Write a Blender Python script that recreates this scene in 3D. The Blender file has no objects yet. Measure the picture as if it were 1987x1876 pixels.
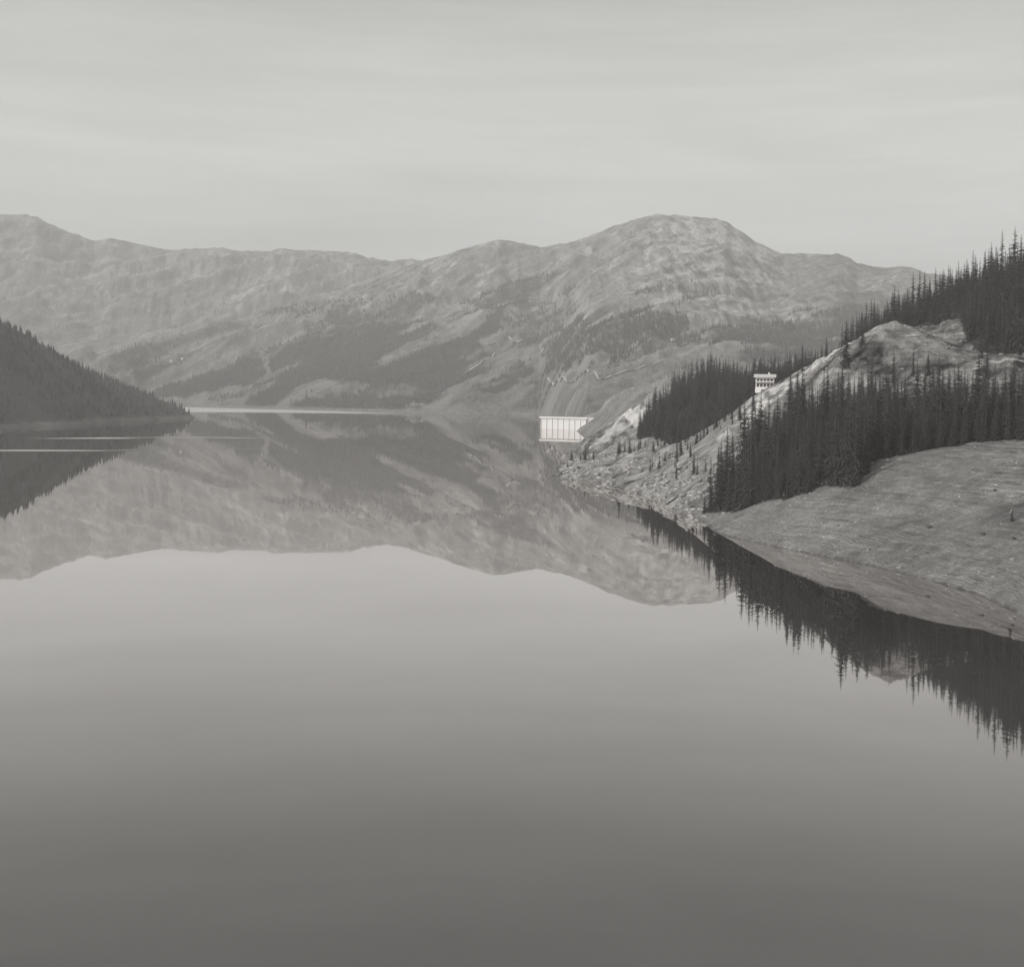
import bpy, bmesh, math, random
import numpy as np
from mathutils import Matrix, Vector

random.seed(7)
rng = np.random.default_rng(11)
scene = bpy.context.scene
EYE = 60.0

# ------------------------------------------------------------------ noise
TAB = rng.random((256, 256))
def vnoise(x, y):
    x = np.asarray(x, float); y = np.asarray(y, float)
    xi = np.floor(x).astype(int); yi = np.floor(y).astype(int)
    fx = x - xi; fy = y - yi
    fx = fx*fx*(3-2*fx); fy = fy*fy*(3-2*fy)
    a = TAB[xi & 255, yi & 255]; b = TAB[(xi+1) & 255, yi & 255]
    c = TAB[xi & 255, (yi+1) & 255]; d = TAB[(xi+1) & 255, (yi+1) & 255]
    return (a*(1-fx)+b*fx)*(1-fy) + (c*(1-fx)+d*fx)*fy
def fbm(x, y, o=5, ridged=False):
    s = 0; a = 1; n = 0; f = 1
    for i in range(o):
        v = vnoise(x*f+17.3*i, y*f-9.1*i)*2-1
        if ridged: v = 1-2*np.abs(v)
        s = s + a*v; n += a; a *= .5; f *= 2.03
    return s/n
def sstep(a, b, x):
    t = np.clip((x-a)/(b-a), 0, 1); return t*t*(3-2*t)

# ------------------------------------------------------------------ helpers
def link(o): scene.collection.objects.link(o); return o
def mesh_obj(name, V, F, mat=None, smooth=False, attrs=None):
    me = bpy.data.meshes.new(name)
    V = np.asarray(V, dtype=np.float32)
    if isinstance(F, np.ndarray):
        k = F.shape[1]
        me.vertices.add(len(V)); me.vertices.foreach_set('co', V.ravel())
        me.loops.add(F.size); me.loops.foreach_set('vertex_index', F.ravel().astype(np.int32))
        me.polygons.add(len(F)); me.polygons.foreach_set('loop_start', np.arange(0, F.size, k, dtype=np.int32))
        me.update(calc_edges=True)
    else:
        me.from_pydata(V.tolist(), [], F)
    if smooth: me.polygons.foreach_set('use_smooth', [True]*len(me.polygons))
    if attrs:
        for k, v in attrs.items():
            a = me.attributes.new(k, 'FLOAT', 'POINT'); a.data.foreach_set('value', np.asarray(v, dtype=np.float32).ravel())
    if mat: me.materials.append(mat)
    me.validate()
    return link(bpy.data.objects.new(name, me))
def grid_faces(nr, nc):
    i = np.arange(nr*nc).reshape(nr, nc)
    return np.stack([i[:-1, :-1], i[:-1, 1:], i[1:, 1:], i[1:, :-1]], -1).reshape(-1, 4)
def grey(v, w=1.0):
    return (v*1.0, v*(1-.022*w), v*(1-.04*w), 1)

def new_mat(name):
    m = bpy.data.materials.new(name); m.use_nodes = True
    nt = m.node_tree; b = nt.nodes['Principled BSDF']
    b.inputs['Roughness'].default_value = .9
    b.inputs['Specular IOR Level'].default_value = .15
    return m, nt, b
def N(nt, typ, **kw):
    n = nt.nodes.new(typ)
    for k, v in kw.items(): setattr(n, k, v)
    return n
def mathn(nt, op, a, b=None, c=None):
    n = nt.nodes.new('ShaderNodeMath'); n.operation = op
    for i, v in enumerate((a, b, c)):
        if v is None: continue
        if isinstance(v, (int, float)): n.inputs[i].default_value = v
        else: nt.links.new(v, n.inputs[i])
    return n.outputs[0]
def noise_tex(nt, scale, detail=6, rough=.6, vec=None):
    n = nt.nodes.new('ShaderNodeTexNoise'); n.inputs['Scale'].default_value = scale
    n.inputs['Detail'].default_value = detail; n.inputs['Roughness'].default_value = rough
    if vec is not None: nt.links.new(vec, n.inputs['Vector'])
    return n.outputs['Fac']
def tint(nt, val, col=(1, .972, .952)):
    c = nt.nodes.new('ShaderNodeCombineColor')
    for i, k in enumerate(col):
        nt.links.new(mathn(nt, 'MULTIPLY', val, k), c.inputs[i])
    return c.outputs[0]
def simple_mat(name, v, rough=.85, var=.25, scale=2.0, det=2):
    m, nt, b = new_mat(name)
    tc = N(nt, 'ShaderNodeTexCoord')
    n = noise_tex(nt, scale, det, .6, tc.outputs['Object'])
    f = mathn(nt, 'MULTIPLY', mathn(nt, 'ADD', mathn(nt, 'MULTIPLY', mathn(nt, 'SUBTRACT', n, .5), 2*var*2), 1.0), v)
    nt.links.new(tint(nt, f), b.inputs['Base Color']); b.inputs['Roughness'].default_value = rough
    b.inputs['Specular IOR Level'].default_value = .05
    return m

def terrain_mat(name, s2, bump_scale, bump_dist, strata=False, var2=.5, s3=None, var3=.5):
    m, nt, b = new_mat(name)
    at = N(nt, 'ShaderNodeAttribute', attribute_name='albedo')
    tc = N(nt, 'ShaderNodeTexCoord'); P = tc.outputs['Object']
    n2 = noise_tex(nt, s2, 4, .75, P)
    f = mathn(nt, 'ADD', 1.0, mathn(nt, 'MULTIPLY', mathn(nt, 'SUBTRACT', n2, .5), var2*2))
    if s3:
        n3_ = noise_tex(nt, s3, 5, .8, P)
        f = mathn(nt, 'MULTIPLY', f, mathn(nt, 'ADD', 1.0, mathn(nt, 'MULTIPLY', mathn(nt, 'SUBTRACT', n3_, .5), var3*2)))
    h = noise_tex(nt, bump_scale, 5, .8, P)
    if strata:
        sx = N(nt, 'ShaderNodeSeparateXYZ'); nt.links.new(P, sx.inputs[0])
        wob = noise_tex(nt, .02, 3, .6, P)
        # old water levels: thin lines following the contours of the drawdown zone
        ph = mathn(nt, 'ADD', mathn(nt, 'MULTIPLY', sx.outputs[2], 4.0), mathn(nt, 'MULTIPLY', wob, 24.0))
        w = mathn(nt, 'SINE', ph)
        w2 = mathn(nt, 'SINE', mathn(nt, 'MULTIPLY', ph, 2.37))
        w3 = mathn(nt, 'SINE', mathn(nt, 'MULTIPLY', ph, .43))
        w = mathn(nt, 'ADD', mathn(nt, 'ADD', mathn(nt, 'MULTIPLY', w, .8), w2), mathn(nt, 'MULTIPLY', w3, .7))
        at2 = N(nt, 'ShaderNodeAttribute', attribute_name='strata')
        brk = noise_tex(nt, .07, 4, .8, P)
        brk = mathn(nt, 'MULTIPLY', mathn(nt, 'MAXIMUM', mathn(nt, 'SUBTRACT', brk, .40), 0), 5.0)
        wv = mathn(nt, 'MULTIPLY', mathn(nt, 'MULTIPLY', w, at2.outputs['Fac']), brk)
        f = mathn(nt, 'MULTIPLY', f, mathn(nt, 'ADD', 1.0, mathn(nt, 'MULTIPLY', wv, .36)))
        h = mathn(nt, 'ADD', h, mathn(nt, 'MULTIPLY', wv, .16))
    al = mathn(nt, 'MULTIPLY', at.outputs['Fac'], f)
    al = mathn(nt, 'MINIMUM', mathn(nt, 'MAXIMUM', al, .02), .8)
    nt.links.new(tint(nt, al), b.inputs['Base Color'])
    bp = N(nt, 'ShaderNodeBump'); bp.inputs['Distance'].default_value = bump_dist; bp.inputs['Strength'].default_value = 1.0
    nt.links.new(h, bp.inputs['Height']); nt.links.new(bp.outputs[0], b.inputs['Normal'])
    b.inputs['Specular IOR Level'].default_value = .03
    return m

# ------------------------------------------------------------------ thin plate spline surfaces
class TPS:
    def __init__(s, pts):
        P = np.array(pts, float); s.c = P[:, :2]/100; n = len(P)
        d = np.linalg.norm(s.c[:, None]-s.c[None], axis=-1)
        K = np.where(d > 0, d**2*np.log(d+1e-9), 0)+np.eye(n)*.02
        Q = np.hstack([np.ones((n, 1)), s.c])
        A = np.block([[K, Q], [Q.T, np.zeros((3, 3))]])
        s.w = np.linalg.solve(A, np.concatenate([P[:, 2], np.zeros(3)]))
    def __call__(s, x, y):
        x = np.asarray(x, float); y = np.asarray(y, float); sh = x.shape
        x = x.ravel()/100; y = y.ravel()/100
        z = s.w[-3]+s.w[-2]*x+s.w[-1]*y
        for i, (cx, cy) in enumerate(s.c):
            r2 = (x-cx)**2+(y-cy)**2
            z = z + s.w[i]*.5*r2*np.log(r2+1e-12)
        return z.reshape(sh)

bank_pts = [
 # shoreline
 (172,100,0),(160,200,0),(148,300,0),(145,380,0),(146,418,0),(137,470,0),(120,516,0),(100,571,0),(95,647,0),(91,772,0),(71,897,0),(43,1095,0),
 (62,1200,0),(78,1400,0),(100,1650,0),(106,1800,0),(110,1950,0),(122,2200,0),(140,2500,0),
 # lake bed
 (100,200,-28),(88,380,-28),(80,470,-26),(55,571,-20),(40,650,-22),(38,772,-22),(18,897,-22),(-15,1095,-22),(5,1250,-25),(30,1400,-20),(40,1650,-25),(60,1800,-22),(60,1950,-24),(70,2200,-26),(80,2500,-28),
 (-60,300,-60),(-60,700,-60),(-100,1100,-50),(-80,1700,-60),(-80,2500,-60),
 # drawdown bank
 (131,560,12),(154,530,15),(180,470,21),(124,600,17),(113,640,9),(150,585,24),(172,600,34.6),(201,610,40),(228,600,43.6),(215,470,33),(260,420,45),(230,300,32),(260,150,40),
 # belt and knoll
 (179,720,48),(145,720,34),(118,690,16),(245,680,56),(237,720,71),(218,745,73),(227,800,106),(194,780,79),(287,870,107),(273,800,90),(287,750,83),
 (203,870,88),(168,900,64.7),(180,905,65),(160,890,62),(152,850,52),(130,820,30),(177,850,70),
 # upper forest
 (325,850,129),(331,950,135),(304,980,120),(272,1000,102),(246,930,98),(363,950,143),(400,1100,140),(300,1100,105),(600,900,210),(600,600,150),(400,600,95),(350,470,70),(600,300,110),(600,1200,170),
 # headland woods
 (114,1150,25),(143,1100,20.6),(164,1050,42),(176,980,56),(161,1150,60),(206,1200,62),(153,1300,56),(190,1000,65),(230,1000,68),(215,1050,64),
 (106,900,16),(125,930,24),(80,1000,17),(54,1100,8),(110,1020,18),
 # quarry and saddle
 (128,1300,31),(137,1600,40),(246,1400,98),(350,1400,104),(300,1700,100),(180,2000,70),(200,1700,80),(165,2200,38),(175,2500,52),(300,2500,85),(400,2000,95),(600,2500,110),(600,1700,110),(135,2000,14)]
bank_tps = TPS(bank_pts)
def bank_h(x, y, detail=True):
    z = bank_tps(x, y)
    rocky = sstep(655, 720, y)*sstep(32, 18, z)*sstep(1400, 1200, y)
    amp = .5 + 3.0*rocky + 3.2*sstep(20, 60, z)
    z = z + amp*fbm(x/26., y/26., 6)*sstep(-8, 3, z)
    up = sstep(45, 70, z)*sstep(1300, 1100, y)*sstep(690, 730, y)
    z = z + (rocky*1.9+1.9*up)*fbm(x/9., y/9., 5, True)*sstep(-4, 2, z)
    z = z + up*1.3*fbm((x+y*.3)/3.2, (y-x*.3)/8., 3)
    b = sstep(640, 560, y)*sstep(0, 3, z)*sstep(60, 46, z)
    z = z + b*.5*fbm(x/6., y/10., 4) + b*1.2*fbm(x/22., y/30., 3)
    z = z - b*.8*np.clip(fbm((x*.45+y)/13., (x-y*.45)/70., 4, True), 0, 1)
    q = sstep(1200, 1400, y)*sstep(0, 5, z)
    z = z + q*4.5*fbm(x/11., y/34., 5, True)
    return z

# ------------------------------------------------------------------ right bank mesh
xs = np.concatenate([np.arange(-40, 340, 1.4), np.arange(342, 760, 12)])
ys = np.concatenate([np.arange(60, 330, 6), np.arange(330, 1260, 1.6), np.arange(1262, 2700, 6)])
X, Y = np.meshgrid(xs, ys)
Z = bank_h(X, Y)
def in_poly(px, py, poly):
    r = np.zeros(px.shape, bool); n = len(poly)
    for i in range(n):
        x1, y1 = poly[i]; x2, y2 = poly[(i+1) % n]
        c = ((y1 > py) != (y2 > py)) & (px < (x2-x1)*(py-y1)/(y2-y1+1e-12)+x1)
        r ^= c
    return r
BELT = [(98,668),(112,636),(124,598),(137,600),(150,583),(158,592),(165,612),(180,606),(201,612),(216,618),(232,604),(255,640),(240,668),(210,690),(205,712),(188,730),(172,742),(150,748),(135,740),(118,705)]
WOOD = [(108,1165),(125,1130),(140,1095),(158,1045),(166,1000),(172,960),(184,965),(190,985),(236,965),(262,1010),(236,1150),(205,1300),(160,1330),(136,1270),(124,1200)]
UPPER = [(236,965),(246,925),(281,925),(297,890),(277,812),(276,775),(292,768),(318,772),(520,740),(560,1150),(300,1130),(262,1060)]
SHORE = [(60,1120),(80,1010),(92,900),(100,780),(108,720),(128,760),(150,830),(160,900),(150,1000),(120,1100)]
def dist_seg(x, y, pts):
    d = np.full(np.shape(x), 1e9)
    for (x1, y1), (x2, y2) in zip(pts[:-1], pts[1:]):
        L = (x2-x1)**2+(y2-y1)**2
        t = np.clip(((x-x1)*(x2-x1)+(y-y1)*(y2-y1))/L, 0, 1)
        d = np.minimum(d, np.hypot(x-x1-t*(x2-x1), y-y1-t*(y2-y1)))
    return d
nz = fbm(X/30., Y/30., 6); nf = fbm(X/8., Y/8., 5); ng_ = fbm(X/3.5, Y/3.5, 3)
alb = .265 + .07*nz + .07*nf + .05*ng_
rocky = sstep(655, 700, Y)*sstep(40, 24, Z)
alb = alb*(1-rocky)+rocky*(.31+.32*nf+.14*ng_)
knoll = sstep(55, 68, Z)*sstep(1250, 1150, Y)*sstep(700, 740, Y)
alb = alb*(1-knoll)+knoll*(.26+.20*nz+.34*nf+.12*ng_)
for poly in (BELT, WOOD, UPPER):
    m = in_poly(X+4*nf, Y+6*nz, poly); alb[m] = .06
road = [(150,870),(160,888),(176,893),(188,886),(196,872),(206,862),(222,850),(240,842)]
dr = dist_seg(X, Y, road); alb = np.where(dr < 2.5+nz*3, .5, alb)
alb = np.where(dist_seg(X, Y, [(268,752),(292,742),(330,748),(400,735)]) < 8+nz*9, .55+.2*nf, alb)
cd = dist_seg(X, Y, [(150,846),(172,858),(190,850),(203,838),(214,828)])
cut = sstep(28, 4, cd+nf*12)*.7*sstep(-.25, .35, fbm(X/4., Y/9., 5)); alb = alb+cut
quarry = sstep(1260, 1320, Y+20*nz)*sstep(1800, 1600, Y)*sstep(190, 150, X)
alb = alb*(1-quarry)+quarry*(.26+.55*np.clip(fbm(X/9., Y/36., 5)+.05, -.3, .8))
jit = 3*fbm(X/20., Y/20., 3)
alb = np.where(dist_seg(X, Y, [(150,1900),(136,1700),(132,1600),(136,1500),(138,1330)])+jit < np.interp(Y, [1330, 1700, 1900], [13, 4, 2]), .68+.3*fbm(X/5., Y/14., 4), alb)
alb = np.where(dist_seg(X, Y, [(134,1560),(118,1500),(96,1430),(84,1415)])+jit < 3, .58, alb)
cap = (X > 190) & (Y > 1330); alb = np.where(cap, .2+.12*nz, alb)
alb = np.where((Y > 1750) & (X < 230), .22+.14*nz, alb)
strata = sstep(645, 610, Y)*sstep(60, 46, Z)*(.45+.55*sstep(168, 195, X+(470-Y)*.2)) + knoll*.75
led = sstep(168, 188, X)*sstep(540, 480, Y)*sstep(60, 40, Z)
alb = alb + led*.26*np.clip(fbm(X/6., Y/22., 5)*2, -.4, 1.5)
alb = np.where(Z < .35, alb*.6, alb)
m_bank = terrain_mat('bank_ground', 1.1, .7, 2.2, True, .7, .22, .75)
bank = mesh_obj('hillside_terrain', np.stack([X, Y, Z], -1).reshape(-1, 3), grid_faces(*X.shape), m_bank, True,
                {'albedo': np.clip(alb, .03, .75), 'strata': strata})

# ------------------------------------------------------------------ left hill
def tp(t, y, z): return (t/1000*y, y, z)
hill_pts = [tp(-382,1815,0),tp(-359,2080,0),tp(-313,2400,0),tp(-266,2690,0),tp(-243,2900,0),tp(-244,3050,0),tp(-260,3400,0),tp(-300,3900,0),tp(-430,1500,0),tp(-520,1300,0),
 tp(-382,2300,152),tp(-332,2500,97),tp(-286,2750,52),tp(-254,2930,29),tp(-430,2250,190),tp(-520,2200,240),tp(-600,2300,270),
 tp(-340,3000,60),tp(-420,3000,120),tp(-300,3300,25),tp(-550,3200,180),
 tp(-330,1750,-50),tp(-300,2050,-50),tp(-260,2400,-50),tp(-225,2700,-40),tp(-205,3000,-40),tp(-215,3400,-40),tp(-250,3900,-50),tp(-370,1400,-50),tp(-450,1150,-50)]
hill_tps = TPS(hill_pts)
def hill_h(x, y):
    z = hill_tps(x, y)
    return z + fbm(x/90., y/90., 5)*8*sstep(-10, 20, z)
hx = np.arange(-1750, -480, 7.0); hy = np.arange(1150, 4100, 11.0)
HX, HY = np.meshgrid(hx, hy); HZ = hill_h(HX, HY)
ha = np.where(HZ < 7, .15+.08*fbm(HX/30., HY/30., 4), .08)+.03*fbm(HX/40., HY/40., 4)
m_hill = terrain_mat('hill_ground', .1, .1, 4)
mesh_obj('wooded_hill', np.stack([HX, HY, HZ], -1).reshape(-1, 3), grid_faces(*HX.shape), m_hill, True, {'albedo': ha})

# ------------------------------------------------------------------ mountains (bearing x1000, elevation x1000 from the dam crest)
A_t = [-560,-459,-382,-357,-340,-313,-301,-255,-217,-205,-166,-120,-99,-74,-66,0,100,560]
A_e = [130,123,129.8,129,119.7,110.8,112.6,104.8,107.7,104.8,107,105,99.6,100.8,99,80,70,60]
B_t = [-560,-400,-324,-297,-255,-182,-113,-66.5,-36,-11,6.5,20,45,76,95,110,133,151,158,164,171,180,199,241,250,256,280,291,310,383,460,560]
B_e = [-10,0,21,27,39.5,61.8,82.8,100.9,109.4,116.8,114,111,116,128.9,134.6,137.5,135.5,134,132,127.5,124.5,118,110,109.5,107,103,99.8,101.5,96.4,86,80,75]
B_D = np.interp(np.linspace(-560, 560, 57), [-560,-297,-66,560], [5200,5400,6800,6800])
C_t = [-560,-330,-266,-197,-151,-90,-36,3,41,80,118,195,272,460,560]
C_e = [-20,-8,14.3,27,43,50,60,74,68,52,44,36,32,40,40]
def shore_y(t): return np.interp(t, [-560,-300,-247,-150,-47,20,40,56,560], [5050,5000,4880,4500,4230,4200,3300,2750,2650])
def far_h(t, y):
    x = t/1000*y
    w = fbm(x/900., y/900., 5)
    Ds = shore_y(t)+ 90*fbm(t/40., t/40.+5, 3)
    q = x-(y-4500)*.75
    spur = fbm(q/420.+.4*w, y/2600., 4, True)
    gul = fbm(q/120.+w*1.2, y/600., 5, True)
    gul2 = fbm(x/75.+w*2, y/420.+3, 4, True)
    fine = fbm(x/55., y/90., 4)
    def layer(ct, ce, D, Ds, p, warp, back=.55, jag=5, k=1.):
        Dc = D + warp*w
        e = np.interp(t, ct, ce)
        zc = EYE+e/1000*Dc
        s = np.clip((y-Ds)/np.maximum(Dc-Ds, 10), 0, 1)
        z = zc*s**p
        win = sstep(0, .25, s)*sstep(1, .86, s)
        z = z + win*k*((spur-.3)*70+w*35+gul*19) + sstep(.1, .5, s)*sstep(1, .93, s)*k*9*gul2 + jag*fine*sstep(0, .2, s)
        return np.where(y > Dc, zc-(y-Dc)*back + jag*fine, z)
    zA = layer(A_t, A_e, 9000, np.full_like(y, 6700.), 1.0, 150, jag=13, k=1.7)
    zB = layer(B_t, B_e, np.interp(t, np.linspace(-560, 560, 57), B_D), Ds, 1.25, 200, jag=9)
    zC = layer(C_t, C_e, 5650+0*y, Ds, 1.05, 150, .35, jag=5, k=.7)
    Dt = [-560,-247,-209,-180,-150,-113,-70,-40,0,40,80,560]; De = [-12,-8,2,-6,-2,5,-7,-3,4,6,8,10]
    zD = layer(Dt, De, Ds+420, Ds, .8, 40, .25, jag=3, k=.15)
    z = np.maximum(np.maximum(zA, zB), np.maximum(zC, zD))
    return np.where(y < Ds, -(Ds-y)*.15, z)
ft = np.arange(-540, 541, .85)
fy = np.concatenate([np.arange(2600, 4200, 25), np.arange(4200, 7400, 11), np.arange(7400, 9600, 18)])
T, FY = np.meshgrid(ft, fy); FX = T/1000*FY
FZ = far_h(T, FY)
# woodland parcels as surveyed from the dam
PARC = [(1.0, [(500,745),(520,695),(600,665),(700,645),(800,628),(880,606),(960,590),(1000,600),(965,640),(940,700),(900,735),(860,775),(830,780),(800,748),(740,735),(690,745),(600,752),(560,775),(500,770)]),
        (1.0, [(215,690),(330,697),(420,705),(500,700),(495,742),(420,750),(350,772),(300,770),(240,730)]),
        (.6, [(1000,650),(1100,628),(1220,606),(1340,612),(1330,650),(1250,690),(1200,715),(1100,712),(1000,705),(975,675)]),
        (.6, [(880,585),(1000,545),(1085,530),(1060,570),(1000,600),(930,606)]),
        (.9, [(900,700),(1000,690),(1040,735),(960,750),(880,760)]),
        (.6, [(1380,640),(1700,600),(1800,640),(1700,720),(1400,700)]),
        (.6, [(560,640),(700,600),(840,570),(800,610),(700,632),(600,652)]),
        (.7, [(480,768),(700,762),(830,785),(700,795),(500,790)])]
def forest_mask(t, y, z):
    x = t/1000*y
    e = (z-EYE)/y*1000
    u = 993+t*2.6; v = 768+.0157*(u-993)-e*2.6
    du = 60*fbm(x/150., y/200., 5); dv = 34*fbm(x/150.+9, y/200.+5, 5)
    m = np.zeros(u.shape)
    for a, P in PARC: m = np.maximum(m, a*in_poly(u+du, v+dv, P))
    f = fbm((x-(y-4500)*.6)/150., y/380., 6)
    m = m*sstep(-.14, .06, f+.22*(m-.5))
    m = np.maximum(m, .4*sstep(.15, .30, f)*sstep(540, 380, z)*sstep(12, 30, z))
    return m
FM = forest_mask(T, FY, FZ)
qd = FX-(FY-4500)*.75
nn = fbm(FX/260., FY/420., 6); n3 = fbm(qd/45., FY/240., 5); n4 = fbm(FX/22., FY/40., 4)
fa = .235+.08*nn+.11*n3+.05*n4
fa = fa*(.82+.18*sstep(60, 420, FZ+80*nn))
rk = sstep(.10, .33, fbm(FX/70.+4, FY/120., 6))*sstep(300, 600, FZ)
fa = fa + .15*rk*sstep(-.2, .3, n4+.1)
shr = sstep(.08, .3, fbm(FX/60.+40, FY/110., 6)); fa = fa*(1-.34*shr)
sm = sstep(.07, .0, np.hypot((T-150)/1000, (FZ-EYE)/FY-.112)-.02)*sstep(-.15, .2, fbm(FX/26., FY/60., 5))
fa = fa + .24*sm
# scree run-outs and bare earth beside the gullies
sc_ = sstep(.42, .6, fbm(qd/38.+3, FY/520., 4, True))*sstep(-.1, .2, fbm(FX/200.+8, FY/300., 4))*sstep(120, 260, FZ)
fa = fa + .14*sc_
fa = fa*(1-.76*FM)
fa = np.where((FZ < 9) & (FY < 5200), .2, fa)
fa = np.clip(fa, .035, .5)
m_mtn = terrain_mat('mountain_slopes', .05, .022, 26, False, .55)
mesh_obj('mountain_range', np.stack([FX, FY, FZ], -1).reshape(-1, 3), grid_faces(*T.shape), m_mtn, True, {'albedo': fa})

# mule tracks on the slopes above the dam (ribbons laid on the ground)
m_track = simple_mat('gravel_track', .42, .9, .35, .03)
def ground_ray(u, v):
    t = (u-993)/2.6; e = (768+.0157*(u-993)-v)/2.6
    y = np.arange(2700., 7000., 6.); z = far_h(np.full_like(y, t), y)
    k = np.argmax((z-EYE)/y*1000 >= e); return t/1000*y[k], y[k]
def ribbon(pts, wd):
    P = np.array([ground_ray(*p) for p in pts]); Q = []
    for a, b in zip(P[:-1], P[1:]):
        n = max(2, int(np.hypot(*(b-a))/10)); Q += [a+(b-a)*k/n for k in range(n)]
    Q = np.array(Q)
    d = np.gradient(Q, axis=0); d /= np.linalg.norm(d, axis=1)[:, None]+1e-6
    nrm = np.stack([-d[:, 1], d[:, 0]], -1)
    cols = []
    wv = wd*(.5+.9*vnoise(Q[:, 0]/35, Q[:, 1]/35))
    for s in (-.5, .5):
        R = Q+nrm*(s*wv)[:, None]; cols.append(np.column_stack([R, far_h(R[:, 0]/R[:, 1]*1000, R[:, 1])]))
    zz = np.maximum(cols[0][:, 2], cols[1][:, 2])+1.2
    for c in cols: c[:, 2] = zz
    V = np.stack(cols, 1).reshape(-1, 3)
    return V, grid_faces(len(Q), 2)
tv = []; tf = []; off = 0
for pts, wd in [([(905,668),(925,664),(945,672),(962,666)], 9), ([(985,655),(1000,668),(1012,660),(1055,660)], 11), ([(1300,668),(1322,670),(1340,672)], 8),
                ([(1060,740),(1100,745),(1160,738),(1190,730)], 7), ([(1190,730),(1215,722),(1250,710),(1290,700)], 6), ([(720,684),(760,682)], 6), ([(300,712),(345,709)], 8),
                ([(880,738),(905,722),(930,708),(960,684)], 6)]:
    V, F = ribbon(pts, wd); tv.append(V); tf.append(F+off); off += len(V)
mesh_obj('mountain_tracks', np.concatenate(tv), np.concatenate(tf), m_track)

# ------------------------------------------------------------------ low-poly distant forest
m_fol = simple_mat('conifer_needles', .05, .9, .5, .35)
m_fol_far = simple_mat('distant_conifer_needles', .05, .9, .4, .01)
m_bark = simple_mat('bark', .10, .9, .3, 3)
def cone_forest(name, P, H, mat, sides=5):
    n = len(P)
    ang = rng.random(n)*6.28
    allV = np.zeros((n, sides*2+2, 3))
    for s in range(sides):
        a = ang+s*2*math.pi/sides; r = H*.19*(.75+.5*rng.random(n))
        allV[:, s] = np.stack([P[:, 0]+np.cos(a)*r, P[:, 1]+np.sin(a)*r, P[:, 2]+H*.04], -1)
        r2 = H*.12*(.75+.5*rng.random(n))
        allV[:, sides+s] = np.stack([P[:, 0]+np.cos(a+.5)*r2, P[:, 1]+np.sin(a+.5)*r2, P[:, 2]+H*.42], -1)
    allV[:, 2*sides] = P+np.stack([0*H, 0*H, H*.68], -1)
    allV[:, 2*sides+1] = P+np.stack([H*0, H*0, H], -1)
    tri = []
    for s in range(sides):
        tri.append((s, (s+1) % sides, 2*sides)); tri.append((sides+s, sides+(s+1) % sides, 2*sides+1))
    tri = np.array(tri)
    F = (tri[None]+(np.arange(n)*(2*sides+2))[:, None, None]).reshape(-1, 3)
    return mesh_obj(name, allV.reshape(-1, 3), F, mat)
nt_ = 180000
t = rng.uniform(-400, 420, nt_); y = np.sqrt(rng.uniform(2700**2, 6400**2, nt_))
z = far_h(t, y); fm = forest_mask(t, y, z)
keep = (rng.random(nt_) < fm*.85) & (z > 12)
t, y, z = t[keep], y[keep], z[keep]
cone_forest('mountain_forest', np.stack([t/1000*y, y, z-1], -1), rng.uniform(9, 21, len(t)), m_fol_far)
n = 15000
x = rng.uniform(-1500, -600, n); y = rng.uniform(1500, 3500, n); z = hill_h(x, y)
k = (z > 8+4*fbm(x/50., y/50., 3)) & (rng.random(n) < .35+.6*sstep(-.25, .15, fbm(x/80., y/80., 4)))
x, y, z = x[k], y[k], z[k]
cone_forest('hill_forest', np.stack([x, y, z-1], -1), rng.uniform(7, 18, len(x)), m_fol_far)

# ------------------------------------------------------------------ spruce prototypes
def make_spruce(name, seed, slim=1.0, dens=1.0):
    r = random.Random(seed); V = []; F = []; M = []
    def quad(a, b, c, d, m): 
        i = len(V); V.extend([a, b, c, d]); F.append((i, i+1, i+2, i+3)); M.append(m)
    def tri(a, b, c, m):
        i = len(V); V.extend([a, b, c]); F.append((i, i+1, i+2)); M.append(m)
    S = 6; prev = None
    for z, rad in [(-.05, .02), (.1, .015), (.5, .009), (.98, .001)]:
        ring = [(rad*math.cos(2*math.pi*i/S), rad*math.sin(2*math.pi*i/S), z) for i in range(S)]
        if prev:
            for i in range(S): quad(prev[i], prev[(i+1) % S], ring[(i+1) % S], ring[i], 1)
        prev = ring
    levels = int(32*dens)
    for L in range(levels):
        f0 = L/(levels-1); f = 1-(1-f0)**1.35; z0 = .05+.94*f
        rad = .165*slim*(1-f)**.85*(.7+.3*min(1, f*8))+.007
        nb = int(9-4*f)
        a0 = r.random()*6.28
        for b in range(nb):
            if r.random() < .1: continue
            a = a0+b*2*math.pi/nb+r.uniform(-.25, .25); ln = rad*r.uniform(.55, 1.25)
            ca, sa = math.cos(a), math.sin(a)
            droop = -ln*r.uniform(.3, .8)*(1.15-f)
            zz = z0+r.uniform(-.022, .022)*(1-.6*f)
            pts = []
            for k in range(4):
                q = k/3; pts.append((ca*ln*q, sa*ln*q, zz+droop*q**1.3+.02*ln*q*q))
            w0 = ln*.38
            for k in range(3):
                q = (k+.5)/3; w = w0*(1.15-q)*r.uniform(.7, 1.3)
                p, p2 = pts[k], pts[k+1]
                for sg in (-1, 1):
                    tri(p, p2, (p2[0]-sa*w*sg, p2[1]+ca*w*sg, p2[2]-w*r.uniform(.35, 1.0)), 0)
                tri(p, p2, ((p[0]+p2[0])/2, (p[1]+p2[1])/2, p[2]-w*1.1), 0)
    me = bpy.data.meshes.new(name); me.from_pydata(V, [], F)
    me.materials.append(m_fol); me.materials.append(m_bark)
    me.polygons.foreach_set('material_index', M); me.update()
    return me
protos = [make_spruce('spruce_%s' % c, i*13+3, s, d) for i, (c, s, d) in enumerate([('a', .8, 1), ('b', 1.0, .9), ('c', .65, 1), ('d', .9, .85), ('e', 1.1, .9)])]
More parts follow.
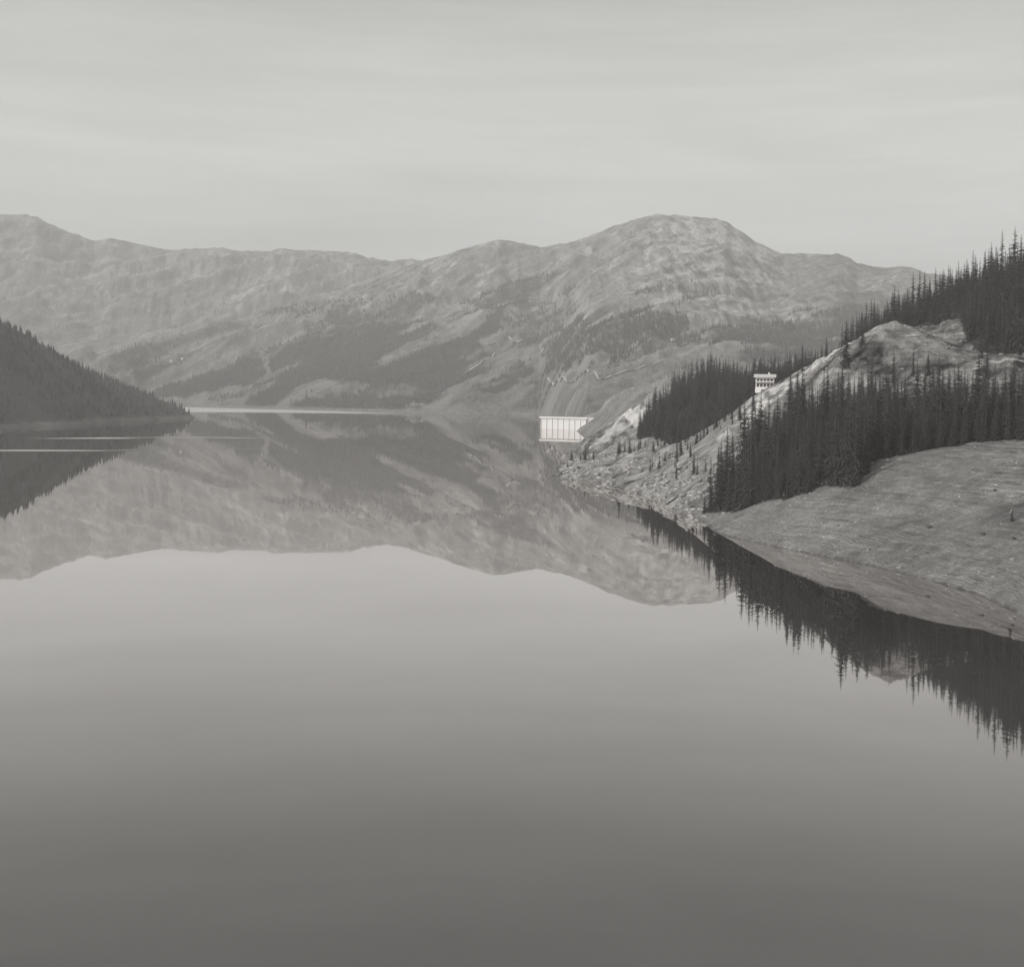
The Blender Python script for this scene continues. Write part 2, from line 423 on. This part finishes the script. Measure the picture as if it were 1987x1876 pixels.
pcol = bpy.data.collections.new('spruce_prototypes')
for i, me in enumerate(protos):
    o = bpy.data.objects.new('crown_%d' % i, me); pcol.objects.link(o)

def gn_forest(name, P, S, R, I):
    me = bpy.data.meshes.new(name); me.from_pydata(P.tolist(), [], [])
    for nm, v in (('sc', S), ('rz', R)):
        a = me.attributes.new(nm, 'FLOAT', 'POINT'); a.data.foreach_set('value', v.astype(np.float32))
    a = me.attributes.new('pick', 'INT', 'POINT'); a.data.foreach_set('value', I.astype(np.int32))
    ob = link(bpy.data.objects.new(name, me))
    ng = bpy.data.node_groups.new(name+'_scatter', 'GeometryNodeTree')
    ng.interface.new_socket('Geometry', in_out='INPUT', socket_type='NodeSocketGeometry')
    ng.interface.new_socket('Geometry', in_out='OUTPUT', socket_type='NodeSocketGeometry')
    gi = ng.nodes.new('NodeGroupInput'); go = ng.nodes.new('NodeGroupOutput')
    ip = ng.nodes.new('GeometryNodeInstanceOnPoints'); ci = ng.nodes.new('GeometryNodeCollectionInfo')
    ci.inputs['Collection'].default_value = pcol; ci.inputs['Separate Children'].default_value = True; ci.inputs['Reset Children'].default_value = True
    ip.inputs['Pick Instance'].default_value = True
    def na(nm, typ):
        q = ng.nodes.new('GeometryNodeInputNamedAttribute'); q.data_type = typ; q.inputs['Name'].default_value = nm; return q.outputs['Attribute']
    cx = ng.nodes.new('ShaderNodeCombineXYZ'); L = ng.links.new
    L(na('rz', 'FLOAT'), cx.inputs[2])
    mt = ng.nodes.new('GeometryNodeMeshToPoints')
    L(gi.outputs[0], mt.inputs['Mesh']); L(mt.outputs[0], ip.inputs['Points'])
    L(ci.outputs[0], ip.inputs['Instance']); L(na('pick', 'INT'), ip.inputs['Instance Index'])
    L(cx.outputs[0], ip.inputs['Rotation']); L(na('sc', 'FLOAT'), ip.inputs['Scale'])
    L(ip.outputs[0], go.inputs[0])
    md = ob.modifiers.new('scatter', 'NODES'); md.node_group = ng
    return ob
def poisson(poly, r, tries):
    P = np.array(poly); mn = P.min(0); mx = P.max(0); cell = {}; out = []
    xs_ = rng.uniform(mn[0], mx[0], tries); ys_ = rng.uniform(mn[1], mx[1], tries)
    ok = in_poly(xs_+5*fbm(xs_/12, ys_/12, 3), ys_+9*fbm(xs_/12+7, ys_/12, 3), poly)
    for x, y in zip(xs_[ok], ys_[ok]):
        cx, cy = int(x//r), int(y//r); good = True
        for i in (-1, 0, 1):
            for j in (-1, 0, 1):
                for (a, b) in cell.get((cx+i, cy+j), ()):
                    if (a-x)**2+(b-y)**2 < r*r: good = False
        if good: cell.setdefault((cx, cy), []).append((x, y)); out.append((x, y))
    return np.array(out)
def plant(name, poly, r, tries, h0, h1, thr=-.34):
    p = poisson(poly, r, tries)
    z = bank_h(p[:, 0], p[:, 1]); k = z > 2
    k &= fbm(p[:, 0]/14., p[:, 1]/14., 3) > thr
    p = p[k]; z = z[k]
    n = len(p); S = rng.uniform(h0, h1, n)*(.50+.8*vnoise(p[:, 0]/12, p[:, 1]/12))
    return gn_forest(name, np.column_stack([p, z-.3]), S, rng.random(n)*6.28, rng.integers(0, 5, n))
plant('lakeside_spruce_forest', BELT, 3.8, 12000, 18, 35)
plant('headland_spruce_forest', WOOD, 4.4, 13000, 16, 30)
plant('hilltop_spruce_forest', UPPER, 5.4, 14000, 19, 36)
plant('young_spruce_forest', SHORE, 6.5, 3000, 3, 15, .12)

for (x, y, h, p) in [(194,780,30,1),(206,790,15,4),(199,850,13,0),(188,868,11,3),(222,742,17,2),(210,738,20,0),(228,735,15,1),
                     (50,1105,12,4),(57,1098,9,0),(60,1085,16,3),(66,1075,10,1),(46,1090,7,4),(84,1050,14,0),(92,1040,18,3),(98,1030,12,4),(102,1060,20,2),(108,1080,17,1),
                     (120,950,12,0),(112,880,8,3),(140,880,14,2),(150,905,18,1),(104,980,10,4),(130,990,12,1),
                     (178,455,7,1),(176,470,5,4),(101,672,16,2),(97,668,11,4),(283,835,16,2),(266,760,14,3),(255,720,17,0),(262,700,19,1)]:
    z = float(bank_h(np.array([x*1.]), np.array([y*1.]))[0])
    o = bpy.data.objects.new('spruce_tree', protos[p]); link(o)
    o.location = (x, y, z-.2); o.scale = (h*1.15, h*1.15, h); o.rotation_euler = (0, 0, random.random()*6.28)

# ------------------------------------------------------------------ shore rocks
m_rock = simple_mat('rock', .27, .9, .7, .4, 3)
bm = bmesh.new(); bmesh.ops.create_icosphere(bm, subdivisions=1, radius=1)
rv = np.array([v.co[:] for v in bm.verts]); rf = np.array([[v.index for v in f.verts] for f in bm.faces]); bm.free()
def rocks(name, P, S, mat):
    n = len(P); R = rv[None]*(1+.4*(rng.random((n, len(rv), 1))-.5)*2)
    R = R*(S[:, None, None])*np.stack([1+.7*rng.random(n), .6+.5*rng.random(n), .4+.4*rng.random(n)], -1)[:, None, :]
    a = rng.random(n)*6.28; c, s = np.cos(a)[:, None], np.sin(a)[:, None]
    x = R[:, :, 0]*c-R[:, :, 1]*s; y = R[:, :, 0]*s+R[:, :, 1]*c
    V = np.stack([x, y, R[:, :, 2]], -1)+P[:, None, :]
    F = (rf[None]+(np.arange(n)*len(rv))[:, None, None]).reshape(-1, 3)
    return mesh_obj(name, V.reshape(-1, 3), F, mat)
n = 22000
x = rng.uniform(40, 170, n); y = rng.uniform(650, 1220, n); z = bank_h(x, y)
k = (z > -1) & (z < 26) & (rng.random(n) < (sstep(30, 2, z)+.15)*sstep(-.35, .2, fbm(x/18, y/18, 4))) & ~in_poly(x, y, BELT)
P = np.column_stack([x, y, z])[k]
rocks('shore_rocks', P, .3+2.2*rng.random(len(P))**4, m_rock)
n = 5000
x = rng.uniform(150, 320, n); y = rng.uniform(700, 960, n); z = bank_h(x, y)
k = (z > 50) & (rng.random(n) < sstep(-.1, .35, fbm(x/12, y/12, 4))) & ~in_poly(x, y, UPPER); P = np.column_stack([x, y, z])[k]
rocks('outcrop_rocks', P, .2+1.1*rng.random(len(P))**3, m_rock)
n = 5000
x = rng.uniform(100, 300, n); y = rng.uniform(360, 640, n); z = bank_h(x, y)
k = (z > .3) & (z < 55) & (rng.random(n) < sstep(-.1, .4, fbm(x/25, y/25, 3))+.1+.5*sstep(3, .5, z)); P = np.column_stack([x, y, z])[k]
rocks('bank_stones', P, .12+.8*rng.random(len(P))**6, m_rock)
m_stump = simple_mat('dead_wood', .07, .9, .4, 1)
P = np.array([(158,505),(166,470),(170,452),(188,520),(140,575),(205,480)], float)
rocks('tree_stumps', np.column_stack([P, bank_h(P[:, 0], P[:, 1])+.3]), rng.uniform(.3, 1.2, len(P)), m_stump)

# ------------------------------------------------------------------ generic box parts
def box_part(name, parent, c, s, mat, rot=0):
    bm = bmesh.new(); bmesh.ops.create_cube(bm, size=1)
    for v in bm.verts: v.co = Vector((v.co.x*s[0], v.co.y*s[1], v.co.z*s[2]))
    me = bpy.data.meshes.new(name); bm.to_mesh(me); bm.free(); me.materials.append(mat)
    o = link(bpy.data.objects.new(name, me)); o.location = c; o.rotation_euler = (0, 0, rot); o.parent = parent
    return o
m_plaster = simple_mat('white_plaster', .78, .8, .06, .6)
m_conc = simple_mat('dam_concrete', .72, .85, .12, .08)
m_concd = simple_mat('weathered_concrete', .35, .85, .12, .08)
m_glass, nt, b = new_mat('window_glass'); b.inputs['Base Color'].default_value = grey(.03); b.inputs['Roughness'].default_value = .15; b.inputs['Specular IOR Level'].default_value = .5
m_wood = simple_mat('dark_timber', .14, .8, .3, 1.5)
m_roof = simple_mat('sheet_roof', .5, .6, .1, .5)

hz = float(bank_h(np.array([169.]), np.array([892.]))[0])
house = link(bpy.data.objects.new('chalet_house', None)); house.location = (168.5, 893, hz); house.rotation_euler = (0, 0, -.22)
W, D_ = 12.0, 9.0
box_part('foundation', house, (0, 0, -1.0), (W+.6, D_+.6, 3.0), m_conc)
box_part('walls', house, (0, 0, 4.2), (W, D_, 7.4), m_plaster)
for fl, zc in enumerate((2.6, 5.9)):
    for i in range(5):
        xx = -W/2+1.5+i*(W-3.0)/4
        box_part('window_%d_%d' % (fl, i), house, (xx, -D_/2-.02, zc), (1.6, .12, 1.7 if fl else 2.1), m_glass)
        box_part('sill_%d_%d' % (fl, i), house, (xx, -D_/2-.12, zc-1.15), (1.8, .3, .12), m_plaster)
    for i in range(2):
        box_part('side_window_%d_%d' % (fl, i), house, (-W/2-.02, -2+i*4, zc), (.12, 1.3, 1.4), m_glass)
box_part('balcony_floor', house, (0, -D_/2-.75, 4.25), (W+.4, 1.4, .2), m_wood)
for i in range(12): box_part('balcony_post_%d' % i, house, (-W/2+.1+i*(W-.2)/11, -D_/2-1.4, 4.85), (.12, .1, 1.0), m_plaster)
box_part('balcony_rail', house, (0, -D_/2-1.4, 5.4), (W+.4, .12, .14), m_plaster)
me = bpy.data.meshes.new('roof'); o1 = 1.3; a, b_ = W/2+o1, D_/2+o1+.6
Vr = [(-a, -b_, 7.7), (a, -b_, 7.7), (a, b_, 7.7), (-a, b_, 7.7), (-a, 0, 9.7), (a, 0, 9.7), (-a, -b_, 8.0), (a, -b_, 8.0), (a, b_, 8.0), (-a, b_, 8.0), (-a, 0, 10.0), (a, 0, 10.0)]
me.from_pydata(Vr, [], [(6, 7, 11, 10), (10, 11, 8, 9), (0, 4, 5, 1), (4, 3, 2, 5), (0, 1, 7, 6), (3, 9, 8, 2), (0, 6, 10, 4), (4, 10, 9, 3), (1, 5, 11, 7), (5, 2, 8, 11)])
me.materials.append(m_roof); ro = link(bpy.data.objects.new('roof', me)); ro.parent = house
me = bpy.data.meshes.new('gables'); me.from_pydata([(-W/2, -D_/2, 7.9), (-W/2, D_/2, 7.9), (-W/2, 0, 9.45), (W/2, -D_/2, 7.9), (W/2, D_/2, 7.9), (W/2, 0, 9.45)], [], [(0, 2, 1), (3, 4, 5)])
me.materials.append(m_wood); g = link(bpy.data.objects.new('gables', me)); g.parent = house
box_part('chimney', house, (2.5, 1.0, 10.0), (.9, .9, 2.4), m_plaster)

# small barns on the alpine pastures
m_barn = simple_mat('barn_stone', .5, .85, .15, .3)
def barn(u, v, w, rot):
    x, y = ground_ray(u, v); z = float(far_h(np.array([x/y*1000]), np.array([y]))[0])
    o = link(bpy.data.objects.new('stone_barn', None)); o.location = (x, y, z); o.rotation_euler = (0, 0, rot)
    d = w*.7
    box_part('walls', o, (0, 0, 1.5), (w, d, 8), m_barn)
    box_part('door', o, (0, -d/2-.05, 1.6), (2.4, .2, 3), m_wood)
    me = bpy.data.meshes.new('roof'); a, b_ = w/2+.8, d/2+.8
    me.from_pydata([(-a, -b_, 5.3), (a, -b_, 5.3), (a, b_, 5.3), (-a, b_, 5.3), (-a, 0, 9), (a, 0, 9)], [], [(0, 1, 5, 4), (4, 5, 2, 3), (0, 4, 3), (1, 2, 5), (0, 3, 2, 1)])
    me.materials.append(m_roof); r = link(bpy.data.objects.new('roof', me)); r.parent = o
for a in [(330,704,12,.2),(352,700,9,-.3),(1302,664,9,.1)]: barn(*a)

dam = link(bpy.data.objects.new('dam', None)); dam.location = (97, 2470, 0); dam.rotation_euler = (0, 0, -.45)
LW = 92.0
box_part('wall', dam, (0, 0, 5), (LW, 8, 29), m_plaster)
box_part('crest_road', dam, (0, -.5, 20.3), (LW+4, 11, 1.6), m_conc)
box_part('parapet', dam, (0, -5.6, 21.9), (LW+4, .6, 1.6), m_plaster)
for i in range(9):
    box_part('buttress_%d' % i, dam, (-LW/2+1+i*(LW-2)/8, -4.6, 4.5), (.7, 1.0, 29), m_conc)
box_part('abutment', dam, (LW/2+9, 4, 4), (18, 12, 36), m_conc)

# ------------------------------------------------------------------ lake
wx = np.concatenate([[-20000, -9000, -4000, -2200], np.linspace(-1800, 500, 185), [800, 1500, 4000, 9000, 20000]])
wy = np.concatenate([[-6000, -500, 0, 400, 800], np.linspace(1000, 5200, 561), [5600, 7000, 12000, 25000]])
WX, WY = np.meshgrid(wx, wy)
def ruf():
    r = np.zeros(WX.shape)
    lo = np.interp(WX, [-1400,-1150,-1000,-700,-450,-120], [4000,3500,3700,3900,3980,4110]); hi = np.interp(WX, [-1400,-1150,-800,-450,-120], [5300,5300,4750,4300,4160])
    r = np.maximum(r, sstep(lo-80, lo+80, WY)*sstep(hi+60, hi-60, WY)*sstep(-60, -600, WX))
    wob = 24*fbm(WX/110., WY/60., 4)
    brk = .35+.65*sstep(.25, .7, vnoise(WX/70+3, WY/140))
    d = dist_seg(WX, WY, [(-700,1235),(-486,1285),(-400,1310)])+wob
    r = np.maximum(r, .8*sstep(34, -6, d)*brk*sstep(-330, -470, WX))
    d = dist_seg(WX, WY, [(-400,1320),(-330,1390),(-160,1450)])+wob
    r = np.maximum(r, .25*sstep(30, -6, d)*sstep(-150, -350, WX))
    d = dist_seg(WX, WY, [(-620,1560),(-520,1650),(-400,1735),(-180,1790)])+wob*1.4
    r = np.maximum(r, .75*sstep(46, -10, d)*sstep(-220, -420, WX)*sstep(-640, -480, WX)*brk)
    r = np.maximum(r, .11*sstep(420, 60, dist_seg(WX, WY, [(100,2420),(60,2350)])))
    return np.clip(r, 0, 1)
mw, nt, b = new_mat('lake_water'); nt.nodes.remove(b)
out = nt.nodes['Material Output']
at = N(nt, 'ShaderNodeAttribute', attribute_name='ruffle')
gl = N(nt, 'ShaderNodeBsdfGlossy'); gl.inputs['Color'].default_value = (1, .968, .955, 1)
df = N(nt, 'ShaderNodeBsdfDiffuse'); df.inputs['Color'].default_value = grey(.045, 1.5)
fr = N(nt, 'ShaderNodeFresnel'); fr.inputs['IOR'].default_value = 1.36
tc = N(nt, 'ShaderNodeTexCoord')
wn = noise_tex(nt, .012, 3, .6, tc.outputs['Object'])
rgh = mathn(nt, 'ADD', mathn(nt, 'MULTIPLY', at.outputs['Fac'], .42), mathn(nt, 'MULTIPLY', mathn(nt, 'MAXIMUM', mathn(nt, 'SUBTRACT', wn, .45), 0), .10))
nt.links.new(mathn(nt, 'ADD', rgh, .008), gl.inputs['Roughness'])
mx = N(nt, 'ShaderNodeMixShader'); nt.links.new(mathn(nt, 'MINIMUM', mathn(nt, 'MULTIPLY', fr.outputs[0], 1.85), .90), mx.inputs[0]); nt.links.new(df.outputs[0], mx.inputs[1]); nt.links.new(gl.outputs[0], mx.inputs[2])
nt.links.new(mx.outputs[0], out.inputs['Surface'])
mesh_obj('lake', np.stack([WX, WY, 0*WX], -1).reshape(-1, 3), grid_faces(*WX.shape), mw, True, {'ruffle': ruf()})

# ------------------------------------------------------------------ haze in the valley
mh = bpy.data.materials.new('valley_haze'); mh.use_nodes = True; nt = mh.node_tree
nt.nodes.remove(nt.nodes['Principled BSDF'])
vs = N(nt, 'ShaderNodeVolumeScatter'); vs.inputs['Color'].default_value = (1, .985, .965, 1); vs.inputs['Density'].default_value = 1/9000
nt.links.new(vs.outputs[0], nt.nodes['Material Output'].inputs['Volume'])
bm = bmesh.new(); bmesh.ops.create_cube(bm, size=1)
for v in bm.verts: v.co = Vector((v.co.x*15000, 4600+v.co.y*10600, 575+v.co.z*1450))
me = bpy.data.meshes.new('haze'); bm.to_mesh(me); bm.free(); me.materials.append(mh); link(bpy.data.objects.new('haze', me))

# ------------------------------------------------------------------ sky + sun
SUN_EL, SUN_AZ = 32, -118
w = bpy.data.worlds.new('World'); scene.world = w; w.use_nodes = True; nt = w.node_tree
bg = nt.nodes['Background']; bg.inputs['Strength'].default_value = .1
sk = N(nt, 'ShaderNodeTexSky', sky_type='NISHITA'); sk.sun_disc = False
sk.sun_elevation = math.radians(SUN_EL); sk.sun_rotation = math.radians(SUN_AZ); sk.air_density = 1; sk.dust_density = 2.5
bw = N(nt, 'ShaderNodeRGBToBW'); nt.links.new(sk.outputs[0], bw.inputs[0])
p = mathn(nt, 'POWER', mathn(nt, 'MAXIMUM', bw.outputs[0], .001), .35)
tc = N(nt, 'ShaderNodeTexCoord')
def cloud(scale, sz, rot, det, rgh):
    mp = N(nt, 'ShaderNodeMapping'); mp.inputs['Scale'].default_value = (1, 1, sz); mp.inputs['Rotation'].default_value = (0, rot, .4)
    nt.links.new(tc.outputs['Generated'], mp.inputs[0])
    q = N(nt, 'ShaderNodeTexNoise'); q.inputs['Scale'].default_value = scale; q.inputs['Detail'].default_value = det; q.inputs['Roughness'].default_value = rgh; q.inputs['Distortion'].default_value = .4
    nt.links.new(mp.outputs[0], q.inputs['Vector']); return q.outputs['Fac']
cn = cloud(2.4, 5.5, .05, 4, .5); cn2 = cloud(4.5, 11, -.04, 5, .6)
c = mathn(nt, 'ADD', 1.0, mathn(nt, 'ADD', mathn(nt, 'MULTIPLY', mathn(nt, 'SUBTRACT', cn, .5), .46), mathn(nt, 'MULTIPLY', mathn(nt, 'SUBTRACT', cn2, .5), .34)))
# thicker grey cloud sheet between about 14 and 35 degrees up
sxyz = N(nt, 'ShaderNodeSeparateXYZ'); nt.links.new(tc.outputs['Generated'], sxyz.inputs[0])
zz = mathn(nt, 'ADD', sxyz.outputs[2], mathn(nt, 'MULTIPLY', mathn(nt, 'SUBTRACT', cn, .5), .22))
def ramp(a, b):
    r = N(nt, 'ShaderNodeMapRange', interpolation_type='SMOOTHSTEP'); nt.links.new(zz, r.inputs['Value'])
    r.inputs['From Min'].default_value = a; r.inputs['From Max'].default_value = b; return r.outputs[0]
sheet = mathn(nt, 'SUBTRACT', ramp(.20, .32), ramp(.5, .8))
c = mathn(nt, 'MULTIPLY', c, mathn(nt, 'SUBTRACT', 1.0, mathn(nt, 'MULTIPLY', sheet, .30)))
v = mathn(nt, 'MULTIPLY', mathn(nt, 'MULTIPLY', p, c), 4.8)
nt.links.new(tint(nt, v, (1, 1.0, .965)), bg.inputs['Color'])
sl = bpy.data.lights.new('sun', 'SUN'); sl.energy = 3.6; sl.angle = math.radians(.5); sl.color = (1, .98, .95)
so = link(bpy.data.objects.new('sun', sl))
az, el = math.radians(SUN_AZ), math.radians(SUN_EL)
d = Vector((math.sin(az)*math.cos(el), math.cos(az)*math.cos(el), math.sin(el)))
so.rotation_euler = d.to_track_quat('Z', 'Y').to_euler(); so.location = d*500

# ------------------------------------------------------------------ camera (large-format view camera with falling front)
cam = bpy.data.cameras.new('camera'); co = link(bpy.data.objects.new('camera', cam)); scene.camera = co
cam.sensor_fit = 'HORIZONTAL'; cam.sensor_width = 36; cam.lens = 36*2600/1987; cam.shift_y = -170/1987
cam.clip_start = 1; cam.clip_end = 60000
co.matrix_world = Matrix.Translation((0, 0, EYE)) @ Matrix.Rotation(math.radians(90), 4, 'X') @ Matrix.Rotation(.0157, 4, 'Z')
scene.view_settings.view_transform = 'Standard'; scene.view_settings.look = 'None'; scene.view_settings.exposure = 0
